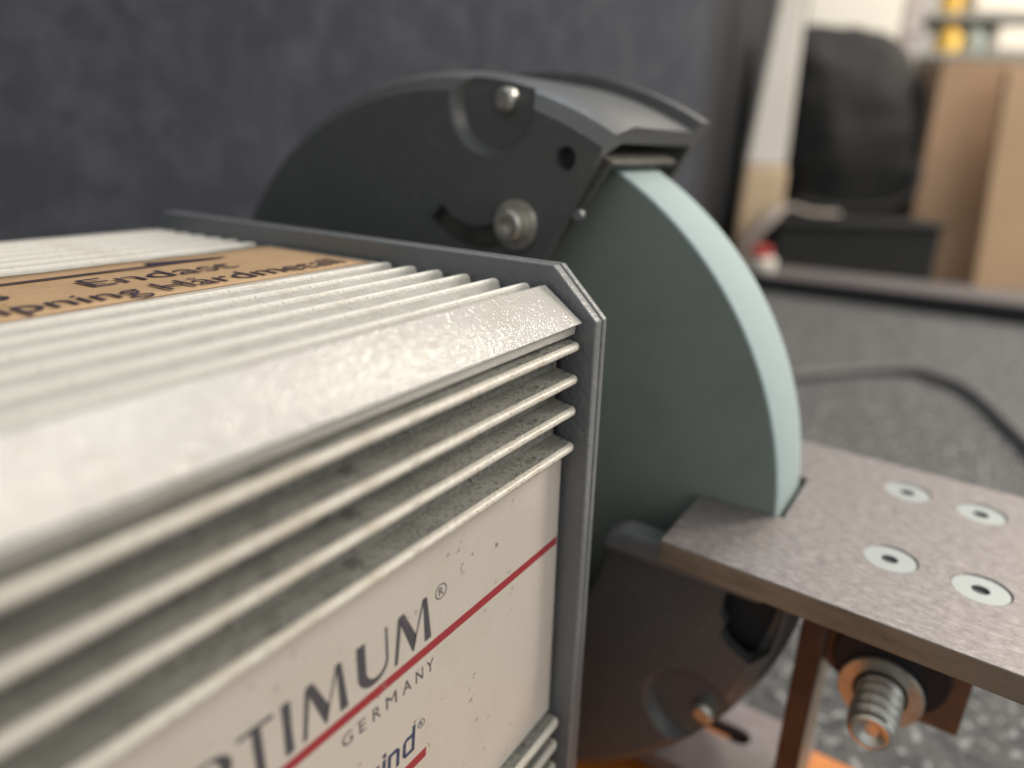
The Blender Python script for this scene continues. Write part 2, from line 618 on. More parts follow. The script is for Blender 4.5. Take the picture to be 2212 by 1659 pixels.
GB = Vector((-0.27, YC, ZB))
ribm = fin_mesh(0.0125, 0.0034, 0.0018, True, ['fin', 'dust'], 0, 1)
for z in (-0.0110, -0.0262, -0.0412, -0.0590, -0.2205, -0.2360, -0.2520, -0.2680):
    link('cooling_fin', ribm, housing, Vector((0, 0.017, z)) - GB)
finm = fin_mesh(0.0123, 0.0058, 0.0013, False, ['topfin', 'groove'], 0, 1)
for y in [0.0337 + 0.0169 * k for k in range(6)] + [0.2285 + 0.0169 * k for k in range(6)]:
    link('cooling_fin', finm, housing, Vector((0, y, 0.002)) - GB)

# end shield: two layers with a gasket line between them
def shield(i):
    c = 0.0226
    return [(i, -c * 0.0 - i * 0.4), (c + i * 0.4 - 0.0, 0.0222 - i), (0.3315 - i * 0.4, 0.0245 - i), (0.354 - i, 0.0 - i * 0.4),
            (0.354 - i, -0.298 + i * 0.4), (0.3315 - i * 0.4, -0.320 + i), (c + i * 0.4, -0.320 + i), (i, -0.298 + i * 0.4)]
bm = bmesh.new()
prism(bm, shield(0), 'x', 0.0, 0.0058)
plate = build('end_shield', bm, 'plate', g, bevel=0.0008, seg=3)
bm = bmesh.new()
prism(bm, shield(0.0012), 'x', 0.0058, 0.0068)
build('gasket', bm, 'gasket', plate)
bm = bmesh.new()
prism(bm, shield(0.0), 'x', 0.0068, 0.0108)
build('bearing_cover', bm, 'plate', plate, bevel=0.0008, seg=3)
bm = bmesh.new()
prism(bm, shield(0.016), 'x', -0.0028, -0.0002)
build('inner_flange', bm, 'gasket', plate)
bm = bmesh.new()
lathe(bm, [(0, 0.0109), (0.118, 0.0109), (0.112, 0.05), (0.095, 0.075), (0.06, 0.10), (0, 0.1005)], (0, YC, ZC), 'x', 64)
build('shaft_housing', bm, 'guard', plate, smooth=40)

# grinding wheel
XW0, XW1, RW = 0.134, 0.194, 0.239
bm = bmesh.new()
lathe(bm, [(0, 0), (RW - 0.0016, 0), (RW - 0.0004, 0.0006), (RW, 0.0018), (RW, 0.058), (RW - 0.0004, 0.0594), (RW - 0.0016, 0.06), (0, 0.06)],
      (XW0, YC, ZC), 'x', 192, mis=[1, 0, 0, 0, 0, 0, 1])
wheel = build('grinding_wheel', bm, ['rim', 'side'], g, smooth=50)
bm = bmesh.new()
lathe(bm, [(0, -0.03), (0.03, -0.03), (0.03, -0.014), (0.085, -0.010), (0.088, -0.0002), (0, -0.0002)], (XW0, YC, ZC), 'x', 64)
build('wheel_flange', bm, 'guard', wheel, smooth=40)

# wheel guard: C-section swept round the wheel, open at the front
T0, T1 = math.radians(183.5), math.radians(360 + 119.3)
cprof = [(0.150, 0.100), (0.2530, 0.100), (0.2610, 0.1075), (0.2666, 0.124), (0.2666, 0.221), (0.2742, 0.2225), (0.2742, 0.2395),
         (0.030, 0.2395), (0.030, 0.2300), (0.2560, 0.2300), (0.2560, 0.1200), (0.2500, 0.1085), (0.150, 0.1085)]
bm = bmesh.new()
NS = 120
prev = first = None
for i in range(NS + 1):
    t = T0 + (T1 - T0) * i / NS
    ring = [bm.verts.new((x, YC + r * math.cos(t), ZC + r * math.sin(t))) for r, x in cprof]
    if prev:
        for k in range(len(cprof)):
            bm.faces.new((prev[k], prev[(k + 1) % len(cprof)], ring[(k + 1) % len(cprof)], ring[k]))
    else:
        first = ring
    prev = ring
bm.faces.new(first)
bm.faces.new(prev[::-1])
guard = build('wheel_guard', bm, 'guard', g)
cut = []


def cutter(bm):
    me = finish(bm, 'guard', guard)
    o = link('cutter', me)
    o.location = g.location
    cut.append(o)


def pol(r, deg):
    return (YC + r * math.cos(math.radians(deg)), ZC + r * math.sin(math.radians(deg)))


RECESS = [(0.1305, 0.0970), (-0.0345, -0.2745)]
for (y, z) in RECESS:
    bm = bmesh.new()
    lathe(bm, [(0, 0.09), (0.0420, 0.09), (0.0335, 0.0990), (0.0300, 0.1015), (0.0262, 0.1090), (0.0255, 0.1125), (0, 0.1125)], (0, y, z), 'x', 48)
    cutter(bm)
bm = bmesh.new()
lathe(bm, [(0, 0.09), (0.0085, 0.09), (0.0062, 0.1042), (0.0062, 0.115), (0, 0.115)], (0, 0.077, 0.0654), 'x', 24)
cutter(bm)
bm = bmesh.new()
SC, SR = (0.1415, 0.0600), 0.0450
ang = [math.radians(222 + (312 - 222) * k / 16) for k in range(17)]
outer = [(SC[0] - (SR + 0.0075) * math.cos(t), SC[1] + (SR + 0.0075) * math.sin(t)) for t in ang]
inner = [(SC[0] - (SR - 0.0075) * math.cos(t), SC[1] + (SR - 0.0075) * math.sin(t)) for t in ang]
prism(bm, outer + inner[::-1], 'x', 0.09, 0.112)
cutter(bm)
bm = bmesh.new()
prism(bm, [(-0.047, -0.170), (-0.045, -0.192), (-0.049, -0.200), (-0.0465, -0.206), (-0.052, -0.213), (-0.0665, -0.2205), (-0.0755, -0.212), (-0.079, -0.19), (-0.08, -0.168)], 'x', 0.09, 0.116)
cutter(bm)
boolean(guard, cut)
for p in guard.data.polygons:
    p.use_smooth = True
guard.data.set_sharp_from_angle(angle=math.radians(22))
md = guard.modifiers.new('bevel', 'BEVEL')
md.width, md.segments, md.limit_method, md.angle_limit = 0.0007 * S * 2, 2, 'ANGLE', math.radians(30)

# counterbored pockets for the cover screws
for (y, z) in RECESS:
    bm = bmesh.new()
    n = 48
    top = []
    for k in range(n):
        a_ = 2 * math.pi * k / n
        q = Vector((y + 0.0282 * math.cos(a_) - YC, z + 0.0282 * math.sin(a_) - ZC))
        if q.length > 0.2590:
            q *= 0.2590 / q.length
        top.append((YC + q.x, ZC + q.y))
    prism(bm, top, 'x', 0.1092, 0.1130)
    pk = build('screw_pocket', bm, 'guard', guard)
    bm = bmesh.new()
    lathe(bm, [(0, -0.0085), (0.0050, -0.0085), (0.0072, -0.0065), (0.0072, 0.0), (0, 0.0)], (0.1092, y - 0.008, z + 0.001), 'x', 24)
    build('cover_screw', bm, 'zinc', guard, smooth=40)

# adjusting screw with washer in the slot
sy, sz = 0.1093, 0.0257
bm = bmesh.new()
lathe(bm, [(0, 0.0), (0.0150, 0.0), (0.0155, -0.0008), (0.0155, -0.0022), (0.0150, -0.003), (0, -0.003)], (0.0998, sy, sz), 'x', 40)
ws = build('washer', bm, 'zinc', guard, smooth=40)
bm = bmesh.new()
lathe(bm, [(0, -0.0075), (0.0050, -0.0075), (0.0050, -0.0125), (0.0086, -0.0125), (0.0098, -0.0110), (0.0098, -0.003), (0, -0.003)], (0.0998, sy, sz), 'x', 28)
build('socket_screw', bm, 'zinc', guard, smooth=35)
bm = bmesh.new()
lathe(bm, [(0, -0.004), (0.003, -0.0035), (0.0034, 0.0), (0, 0.0)], (0.1, 0.0655, 0.0345), 'x', 16)
build('stop_pin', bm, 'plate', guard, smooth=40)

bm = bmesh.new()
lathe(bm, [(0, 0.1070), (0.0061, 0.1070), (0.0061, 0.1084), (0, 0.1084)], (0, 0.077, 0.0654), 'x', 20)
build('hole_dark_disc', bm, 'gasket', guard)  # added black disc, stands for the dark inside the hole
# spark arrestor: bracket behind the guard side and bent lip over the wheel
bm = bmesh.new()
pts = [pol(0.2475, 120.5), pol(0.2475, 113.0), (0.20, 0.055), (0.20, 0.0), (0.10, 0.0), pol(0.19, 119.6)]
prism(bm, pts, 'x', 0.1088, 0.1135)
sp = build('spark_arrestor', bm, 'spark', guard, bevel=0.0005)
bm = bmesh.new()
o_ = [pol(0.2470, d) for d in (120.3, 118.0, 114.0, 108.0)]
i_ = [pol(0.2435, d) for d in (108.0, 114.0, 118.0, 120.3)]
prism(bm, o_ + i_, 'x', 0.1136, 0.2080)
build('deflector_lip', bm, 'spark', sp, bevel=0.0006)

bm = bmesh.new()
prism(bm, [(-0.030, -0.160), (-0.030, -0.225), (-0.058, -0.232), (-0.072, -0.215), (-0.077, -0.160)], 'x', 0.1190, 0.1230)
build('notch_dark_plate', bm, 'gasket', guard)  # added black plate, paints the dark seen through the notch
# lower guard lip seen above the rest
bm = bmesh.new()
prism(bm, [(0.0335, -0.1715), (0.0325, -0.1640), (0.027, -0.1575), (0.018, -0.1535), (-0.070, -0.1545), (-0.070, -0.1720)], 'x', 0.0915, 0.1085)
build('lower_lip', bm, 'plate', guard, bevel=0.004, seg=4)  # paler grey stands in for light caught on the guard edge

# ------------------------------------------------------------------ print on the front panel
YP = 0.012 - 0.00025


def printed(name, polys, mat, parent, depth=0.0004):
    bm = bmesh.new()
    for q in polys:
        try:
            prism(bm, q, 'y', YP, YP + depth)
        except ValueError:
            pass
    return build(name, bm, mat, parent)


def ring_sector(cx, cy, ro, ri, a0, a1, n=20):
    """ro/ri functions or (rx, ry) tuples -> quads"""
    out = []
    for k in range(n):
        t0 = math.radians(a0 + (a1 - a0) * k / n)
        t1 = math.radians(a0 + (a1 - a0) * (k + 1) / n)
        e = lambda r, t, dx=0: (cx + dx + r[0] * math.cos(t), cy + r[1] * math.sin(t))
        out.append([e(ro, t0), e(ro, t1), e(ri, t1), e(ri, t0)])
    return out


def L_M(x0, w):
    u = [[(0, 0), (0.085, 0), (0.205, 0.80), (0.135, 0.97), (0.12, 0.90)],
         [(0.135, 0.97), (0.20, 1.0), (0.285, 1.0), (0.60, 0.30), (0.515, 0.0), (0.475, 0.02)],
         [(0.515, 0.0), (0.60, 0.30), (0.80, 0.86), (0.815, 1.0), (0.785, 0.99), (0.53, 0.20)],
         [(0.80, 0.80), (0.785, 0.99), (0.85, 1.0), (0.905, 0.98), (1.0, 0.0), (0.815, 0.0)]]
    return [[(x0 + p[0] * w, p[1]) for p in q] for q in u]


def L_I(x0, w):
    return [[(x0, 0), (x0 + w, 0), (x0 + w * 0.94, 0.5), (x0 + w, 1), (x0, 1), (x0 + w * 0.06, 0.5)]]


def L_T(x0, w):
    return [[(x0, 1), (x0, 0.92), (x0 + w, 0.92), (x0 + w, 1)],
            [(x0 + w * 0.38, 0.92), (x0 + w * 0.40, 0), (x0 + w * 0.66, 0), (x0 + w * 0.64, 0.92)]]


def L_U(x0, w):
    out = []
    n = 16
    o_, i_ = [], []
    o_.append((0, 1)); i_.append((0.27, 1))
    for k in range(n + 1):
        t = math.pi + math.pi * k / n
        o_.append((0.5 + 0.5 * math.cos(t), 0.36 + 0.37 * math.sin(t)))
        i_.append((0.595 + 0.325 * math.cos(t), 0.38 + 0.27 * math.sin(t)))
    o_.append((1, 1)); i_.append((0.93, 1))
    for k in range(len(o_) - 1):
        out.append([o_[k], o_[k + 1], i_[k + 1], i_[k]])
    return [[(x0 + p[0] * w, p[1]) for p in q] for q in out]


def L_P(x0, w):
    out = [[(x0, 0), (x0 + w * 0.3, 0), (x0 + w * 0.3, 1), (x0, 1)]]
    out += ring_sector(x0 + w * 0.45, 0.71, (w * 0.55, 0.29), (w * 0.25, 0.23), -90, 90)
    out += [[(x0 + w * 0.3, 1), (x0 + w * 0.3, 0.94), (x0 + w * 0.45, 0.94), (x0 + w * 0.45, 1)],
            [(x0 + w * 0.3, 0.48), (x0 + w * 0.3, 0.42), (x0 + w * 0.45, 0.42), (x0 + w * 0.45, 0.48)]]
    return out


def L_O(x0, w):
    return ring_sector(x0 + w / 2, 0.5, (w / 2, 0.52), (w * 0.33, 0.46), 0, 360, 36)


CAP0, CAPH = -0.1058, 0.0193
word = L_O(-0.2170, 0.0205) + L_P(-0.1935, 0.0120) + L_T(-0.1795, 0.0120) + L_I(-0.1647, 0.0033) + L_M(-0.1582, 0.0188) + L_U(-0.1347, 0.0145) + L_M(-0.1175, 0.0200)
word = [[(p[0], CAP0 + p[1] * CAPH) for p in q] for q in word]


def reg_mark(cx, cz, r):
    out = ring_sector(cx, cz, (r, r), (r * 0.86, r * 0.86), 0, 360, 28)
    out += fit(textmesh('R', 1.0), cx - r * 0.38, cx + r * 0.42, cz - r * 0.52, cz + r * 0.52)
    return out


label = None
bm = bmesh.new()
box(bm, (X0 + 0.02, 0.01185, -0.2155), (X1 - 0.0006, 0.0120, -0.0645))
label = build('front_label', bm, 'panel', g)
printed('brand_lettering', word, 'ink_grey', label)
printed('registered_mark', reg_mark(-0.0914, -0.0890, 0.0033), 'ink_grey', label)
printed('red_stripe', [[(-0.50, -0.1082), (-0.50, -0.1122), (X1 - 0.001, -0.1122), (X1 - 0.001, -0.1082)]], 'ink_red', label)
gw = []
xs = [-0.1425, -0.1348, -0.1284, -0.1218, -0.1132, -0.1060, -0.0998]
ww_ = [0.0046, 0.0030, 0.0038, 0.0054, 0.0046, 0.0040, 0.0040]
for ch, x, w_ in zip('GERMANY', xs, ww_):
    gw += fit(textmesh(ch, 1.0), x - 0.0006, x - 0.0006 + w_, -0.1216, -0.1162)
printed('country_lettering', gw, 'ink_grey', label)


# techno letters of the model name
def techno(ch, x0, w, z0, xh, asc, t=0.0017):
    def bar(xa, xb, za, zb):
        return [(xa, za), (xb, za), (xb, zb), (xa, zb)]
    x1 = x0 + w
    ch_ = 0.0016
    q = []
    if ch == 'i':
        q = [bar(x0, x0 + t, z0, z0 + xh), bar(x0, x0 + t, z0 + xh + 0.0012, z0 + xh + 0.0028)]
    elif ch == 'r':
        q = [bar(x0, x0 + t, z0, z0 + xh), bar(x0 + t, x1, z0 + xh - t, z0 + xh)]
    elif ch == 'n':
        q = [bar(x0, x0 + t, z0, z0 + xh), bar(x0 + t, x1 - ch_, z0 + xh - t, z0 + xh),
             [(x1 - ch_, z0 + xh - t), (x1 - t, z0 + xh - t - 0.0007), (x1, z0 + xh - ch_), (x1 - ch_, z0 + xh)], bar(x1 - t, x1, z0, z0 + xh - ch_)]
    elif ch in 'dg':
        q = [bar(x1 - t, x1, z0 if ch == 'd' else z0 - 0.0035, z0 + asc if ch == 'd' else z0 + xh),
             bar(x0 + ch_, x1 - t, z0, z0 + t), bar(x0 + ch_, x1 - t, z0 + xh - t, z0 + xh),
             bar(x0, x0 + t, z0 + ch_, z0 + xh - ch_),
             [(x0, z0 + ch_), (x0 + ch_, z0), (x0 + ch_, z0 + t), (x0 + t, z0 + ch_ + 0.0005)],
             [(x0, z0 + xh - ch_), (x0 + t, z0 + xh - ch_ - 0.0005), (x0 + ch_, z0 + xh - t), (x0 + ch_, z0 + xh)]]
        if ch == 'g':
            q.append(bar(x0, x1 - t, z0 - 0.0035, z0 - 0.0035 + t))
    elif ch in 'OPTI':
        return fit(textmesh(ch, 1.0, offset=0.01), x0, x1, z0, z0 + asc)
    return [[(p[0] + 0.10 * (p[1] - z0), p[1]) for p in pl] for pl in q]


Z0, XH, AS = -0.1518, 0.0088, 0.0118
mod = []
for ch, x, w_ in (('O', -0.1710, 0.0090), ('P', -0.1605, 0.0065), ('T', -0.1535, 0.0075), ('I', -0.1452, 0.0018), ('g', -0.1415, 0.0066),
                  ('r', -0.1326, 0.0046), ('i', -0.1264, 0.0017), ('n', -0.1236, 0.0064), ('d', -0.1154, 0.0067)):
    mod += techno(ch, x, w_, Z0, XH, AS)
printed('model_lettering', mod, 'ink_blue', label)
printed('model_registered_mark', reg_mark(-0.1043, -0.1424, 0.0020), 'ink_blue', label)
printed('red_bar', [[(-0.172, -0.1562), (-0.172, -0.1606), (-0.1022, -0.1606), (-0.1018, -0.1562)]], 'ink_red', label)

# ------------------------------------------------------------------ paper sign on top of the housing
sg = thing('paper_sign', (-0.28, 0.17, 0.0128), 'brown paper strip with dark lettering and an arrow on the grinder top', 'sign')
bm = bmesh.new()
nx, ny = 60, 8
grid = [[bm.verts.new((-0.54 + (0.533) * i / nx, 0.1285 + 0.0855 * j / ny,
                       0.0133 + 0.0004 * noise.noise(Vector((i * 0.35, j * 0.5, 1)))
                       + 0)) for j in range(ny + 1)] for i in range(nx + 1)]
for i in range(nx):
    for j in range(ny):
        bm.faces.new((grid[i][j], grid[i + 1][j], grid[i + 1][j + 1], grid[i][j + 1]))
strip = build('paper_strip', bm, 'tape', sg, smooth=60)
sm = strip.modifiers.new('thick', 'SOLIDIFY')
sm.thickness = 0.0003 * S
sm.offset = -1


def flat_print(name, polys, z=0.01385):
    bm = bmesh.new()
    for q in polys:
        try:
            prism(bm, q, 'z', z, z + 0.0002)
        except ValueError:
            pass
    return build(name, bm, 'marker', sg)


t1 = textmesh('Endast', 1.0, offset=-0.012)
flat_print('upper_lettering', fit(t1, -0.1278, -0.0605, 0.1612, 0.1790) + fit(textmesh('s', 1.0), -0.1640, -0.1570, 0.1612, 0.1735))
t2 = textmesh('Slipning Hårdmetall', 1.0, offset=-0.012)
a0, a1, b0, b1 = extent(t2)
k_ = 0.0175 / (extent(textmesh('H', 1.0))[3])
tw = (a1 - a0) * k_
# scaled so that the H stands where the photograph has it
hx = extent(textmesh('Slipning', 1.0))[1] + 0.33
s_x = (0.1128 - 0.018) / (a1 - hx)
flat_print('lower_lettering', [[(-0.1128 + (p[0] - hx) * s_x, 0.1335 + p[1] * k_) for p in q] for q in t2])
flat_print('arrow', [[(-0.30, 0.1905), (-0.050, 0.1905), (-0.050, 0.1930), (-0.30, 0.1930)],
                     [(-0.086, 0.2015), (-0.047, 0.1917), (-0.052, 0.1905), (-0.086, 0.1945)]])

# ------------------------------------------------------------------ tool rest
ZR = -0.136
tr = thing('tool_rest', (0.165, -0.10, ZB), 'notched steel tool rest table with four countersunk screws beside the wheel', 'tool rest')
bm = bmesh.new()
outl = [(0.0665, -0.0150), (0.1343, -0.0140), (0.1348, -0.0652), (0.1996, -0.0652), (0.2000, -0.0140), (0.2690, -0.0140), (0.2500, -0.2620), (0.0540, -0.2620)]
prism(bm, outl, 'z', ZR - 0.0140, ZR, mi=0, side_mi=1)
table = build('table_plate', bm, ['table', 'tedge'], tr, bevel=0.0009, seg=2)
cut2 = []
SCR = [(0.2195, -0.1232), (0.2143, -0.1640), (0.1249, -0.1241), (0.1215, -0.1660)]
for (x, y) in SCR:
    bm = bmesh.new()
    lathe(bm, [(0, -0.0080), (0.0060, -0.0080), (0.0143, 0.0003), (0.0143, 0.004), (0, 0.004)], (x, y, ZR), 'z', 40)
    o = link('cutter', finish(bm, 'table', table))
    o.location = tr.location
    cut2.append(o)
table.modifiers.clear()
boolean(table, cut2)
bv = table.modifiers.new('bevel', 'BEVEL')
bv.width, bv.segments, bv.limit_method, bv.angle_limit = 0.0008 * S, 2, 'ANGLE', math.radians(50)
rots = [0.2, 0.5, 0.1, 0.35]
for (x, y), rz in zip(SCR, rots):
    bm = bmesh.new()
    lathe(bm, [(0.0042, -0.0035), (0.0042, -0.0008), (0.0128, -0.0008), (0.0134, -0.0016), (0.0056, -0.0084), (0, -0.0084)], (x, y, ZR), 'z', 40)
    sc_ = build('countersunk_screw', bm, 'screwzinc', tr, smooth=35)
    bm = bmesh.new()
    prism(bm, [(x + 0.0044 * math.cos(rz + k * math.pi / 3), y + 0.0044 * math.sin(rz + k * math.pi / 3)) for k in range(6)], 'z', ZR - 0.0036, ZR - 0.0026)
    build('hex_socket', bm, 'socket', sc_)
# support bar, hanging bracket, bolt group
bm = bmesh.new()
box(bm, (0.130, -0.1005, ZB + 0.045), (0.205, -0.0865, ZR - 0.0142), 0)
for f in bm.faces:
    if f.calc_center_median().y < -0.1:
        f.material_index = 1  # lit side of the bar gets the paler steel colour
build('support_bar', bm, ['barshade', 'tedge'], tr, bevel=0.0008)
bm = bmesh.new()
prism(bm, [(-0.1006, ZR - 0.0142), (-0.1006, -0.2300), (-0.1250, -0.2480), (-0.1765, -0.2480), (-0.1785, ZR - 0.0142)], 'x', 0.1460, 0.1560)
build('hanging_bracket', bm, 'bouncebrown', tr, bevel=0.0008)
BY, BZ = -0.1345, -0.2320
bm = bmesh.new()
lathe(bm, [(0, 0.0), (0.0300, 0.0), (0.0310, -0.0012), (0.0310, -0.0045), (0.0300, -0.0055), (0, -0.0055)], (0.1459, BY - 0.002, BZ + 0.016), 'x', 48)
build('rubber_disc', bm, 'blacknut', tr, smooth=40)
bm = bmesh.new()
lathe(bm, [(0.0150, 0.0), (0.0225, 0.0), (0.0232, -0.0008), (0.0232, -0.0030), (0.0225, -0.0038), (0.0150, -0.0038), (0.0145, -0.0030), (0.0145, 0.0)], (0.1402, BY, BZ), 'x', 48)
build('washer', bm, 'zinc', tr, smooth=40)
bm = bmesh.new()
pr = [(0, 0.1035), (0.0040, 0.1030), (0.0075, 0.1004), (0.0092, 0.1000), (0.0112, 0.1010), (0.0124, 0.1030)]
x = 0.1040
while x < 0.1385:
    pr += [(0.0090, x), (0.0094, x + 0.0006), (0.0132, x + 0.0042), (0.0132, x + 0.0052)]
    x += 0.0088
pr += [(0.0113, 0.1410), (0, 0.1410)]
lathe(bm, pr, (0, BY, BZ), 'x', 36)
build('clamp_bolt', bm, 'boltzinc', tr, smooth=25)

# ------------------------------------------------------------------ orange stand under the grinder
st = thing('grinder_stand', (0.05, 0.1, ZB), 'bright orange painted base with a slotted grey steel sheet under the grinder', 'stand')
bm = bmesh.new()
box(bm, (-0.30, -0.155, ZB + 0.001), (0.262, 0.40, ZB + 0.012))
build('base_plate', bm, 'orange', st, bevel=0.002)
bm = bmesh.new()
box(bm, (-0.56, 0.0, ZB + 0.0125), (-0.02, 0.36, -0.3205))
build('pedestal', bm, 'plate', st, bevel=0.004)
bm = bmesh.new()
box(bm, (0.150, -0.10, ZB + 0.030), (0.242, 0.30, ZB + 0.044))
sh = build('slotted_sheet', bm, 'sheet', st, bevel=0.0015)
bm = bmesh.new()
pts = []
for k in range(9):
    a_ = math.pi + math.pi * k / 8
    pts.append((0.206 + 0.0085 * math.cos(a_), -0.049 + 0.0085 * math.sin(a_)))
for k in range(9):
    a_ = math.pi * k / 8
    pts.append((0.206 + 0.0085 * math.cos(a_), 0.030 + 0.0085 * math.sin(a_)))
prism(bm, pts, 'z', ZB + 0.02, ZB + 0.06)
o = link('cutter', finish(bm, 'sheet', sh))
o.location = st.location
sh.modifiers.clear()
boolean(sh, [o])
for i, yy in enumerate((-0.07, 0.24)):
    bm = bmesh.new()
    box(bm, (0.158, yy, ZB + 0.0125), (0.235, yy + 0.03, ZB + 0.0298))
    build('spacer', bm, 'bouncebrown', st)

# ------------------------------------------------------------------ cable on the bench
pc = thing('power_cable', (1.45, 0.0, ZB), 'dark rubber power cable curving over the grey bench', 'cable')
path = spline([(0.95, 0.50, ZB + 0.0118), (1.17, 0.29, ZB + 0.0118), (1.345, 0.155, ZB + 0.0118), (1.49, 0.045, ZB + 0.0118), (1.555, -0.040, ZB + 0.0118), (1.530, -0.115, ZB + 0.0118),
               (1.44, -0.185, ZB + 0.0118), (1.19, -0.268, ZB + 0.0118), (0.98, -0.335, ZB + 0.0118), (0.6, -0.52, ZB + 0.0118)], 10)
bm = bmesh.new()
tube(bm, path, 0.0115, 14)
build('cable_sheath', bm, 'cable', pc, smooth=60)

# ------------------------------------------------------------------ things on the table behind
AX = Vector((0.5577, -0.830, 0))     # to the right as seen from the operator
AY = Vector((0.830, 0.5577, 0))      # away from the operator
ZT = ZB - 0.064


def G(r, d, z=0.0):
    p = AX * r + AY * (d - 0.2893)
    return Vector((p.x, p.y, z))


def loc(base, r, d, z):
    p = Vector(base) + AX * r + AY * d
    return (p.x, p.y, base[2] + z)


def lbox(bm, base, r0, r1, d0, d1, z0, z1, lean=0.0, taper=0.0, mi=0):
    vs_ = []
    for r, sg_ in ((r0, 1), (r1, -1)):
        for d in (d0, d1):
            for z in (z0, z1):
                vs_.append(bm.verts.new(loc(base, r + (lean + sg_ * taper) * (z - z0), d, z)))
    for q in ((0, 1, 3, 2), (4, 6, 7, 5), (0, 4, 5, 1), (2, 3, 7, 6), (0, 2, 6, 4), (1, 5, 7, 3)):
        bm.faces.new([vs_[i] for i in q]).material_index = mi


# low black crate that the bag stands on
CB = G(1.37, 2.95, ZT)
crate = thing('low_crate', CB, 'low dark plastic crate under the black bag', 'crate')
bm = bmesh.new()
lbox(bm, CB, -0.31, 0.40, 0.0, 0.72, 0.0, 0.27)
build('crate_body', bm, 'crate', crate, bevel=0.02)
bm = bmesh.new()
lbox(bm, CB, -0.32, 0.41, -0.012, 0.73, 0.2702, 0.295)
build('crate_lid', bm, 'crate', crate, bevel=0.008)
# black bag
BG = G(1.50, 3.2, ZT + 0.296)
bg_ = thing('black_bag', BG, 'large soft black bag standing on the low crate', 'bag')
outline = [(-0.31, 0.32, 0.0), (-0.325, 0.355, 0.06), (-0.33, 0.36, 0.14), (-0.335, 0.365, 0.26), (-0.345, 0.36, 0.38), (-0.36, 0.345, 0.50),
           (-0.375, 0.31, 0.60), (-0.385, 0.25, 0.68), (-0.39, 0.18, 0.74), (-0.385, 0.09, 0.785), (-0.36, -0.02, 0.805), (-0.28, -0.12, 0.812)]
bm = bmesh.new()
n1, n2 = 44, 34
rings = []
for j in range(n2 + 1):
    v = j / n2 * (len(outline) - 1)
    k0 = min(int(v), len(outline) - 2)
    t_ = v - k0
    l_, r_, z_ = (outline[k0][q] + (outline[k0 + 1][q] - outline[k0][q]) * t_ for q in range(3))
    cx0, wr = (l_ + r_) / 2, (r_ - l_) / 2
    wd_ = 0.25 * (1 - 0.75 * (z_ / 0.83) ** 3)
    ring = []
    for i in range(n1):
        t = 2 * math.pi * i / n1
        cx, sx_ = math.cos(t), math.sin(t)
        px = math.copysign(abs(cx) ** 0.6, cx) * wr
        py = math.copysign(abs(sx_) ** 0.6, sx_) * wd_
        q = Vector((px * 5 + 3, py * 5, z_ * 5))
        nn = noise.noise(q) * 0.045 + noise.noise(q * 2.6) * 0.018
        k = 1 + nn / 0.35
        ring.append(bm.verts.new(loc(BG, cx0 + px * k, py * k + 0.26, z_ + (0.4 * nn if j else 0))))
    rings.append(ring)
for j in range(n2):
    for i in range(n1):
        bm.faces.new((rings[j][i], rings[j][(i + 1) % n1], rings[j + 1][(i + 1) % n1], rings[j + 1][i]))
bm.faces.new(rings[0][::-1])
bm.faces.new(rings[-1])
build('bag_body', bm, 'bag', bg_, smooth=80)
bm = bmesh.new()
tube(bm, spline([loc(BG, -0.28, -0.02, 0.06), loc(BG, -0.10, -0.05, 0.035), loc(BG, 0.1, -0.05, 0.05), loc(BG, 0.22, -0.02, 0.12), loc(BG, 0.25, 0.04, 0.26)], 8), 0.028, 10, 0.5)
build('bag_strap', bm, 'bag', bg_, smooth=60)
# grey strap trailing off the crate
bm = bmesh.new()
tube(bm, spline([G(0.80, 2.80, ZT + 0.012), G(0.896, 2.84, -0.297), G(1.0, 2.90, -0.19), G(1.07, 2.99, -0.150), G(1.14, 3.02, -0.145), G(1.22, 3.00, -0.165), G(1.33, 3.0, -0.168)], 8), 0.036, 10, 0.4)
tag(build('webbing_strap', bm, 'strap', smooth=60), 'grey webbing strap trailing off the low crate', 'strap')
# white tapered board with a beige foot
WBD = G(1.038, 3.1, ZT)
wb = thing('white_board', WBD, 'narrow white board with beige foot left of the black bag', 'board')
bm = bmesh.new()
lbox(bm, WBD, -0.092, 0.086, 0.0, 0.05, 0.504, 1.5, lean=0.031, taper=0.052)
build('board_face', bm, 'white', wb, bevel=0.012)
bm = bmesh.new()
lbox(bm, WBD, -0.100, 0.099, -0.005, 0.055, 0.0, 0.5, lean=0.004, taper=0.018)
build('board_foot', bm, 'beige', wb, bevel=0.012)
# red-capped white jar
JR = G(0.893, 2.60, ZB + 0.0665)
jr = thing('small_jar', JR, 'small white jar with red cap just behind the wheel rim', 'jar')
bm = bmesh.new()
lathe(bm, [(0, 0), (0.046, 0), (0.052, 0.008), (0.052, 0.045), (0.044, 0.056), (0, 0.056)], JR, 'z', 24)
build('jar_body', bm, 'whiteplastic', jr, smooth=40)
bm = bmesh.new()
lathe(bm, [(0, 0.0565), (0.036, 0.0565), (0.038, 0.060), (0.038, 0.088), (0.034, 0.094), (0, 0.094)], JR - AX * 0.008, 'z', 24)
build('jar_cap', bm, 'red', jr, smooth=40)
# cream box behind the bag
CR = G(1.61, 3.8, ZT)
bm = bmesh.new()
lbox(bm, CR, -0.235, 0.235, 0.0, 0.35, 0.0, 1.75)
tag(build('tall_cream_box', bm, 'creambox', bevel=0.01), 'tall cream box rising behind the black bag', 'box')
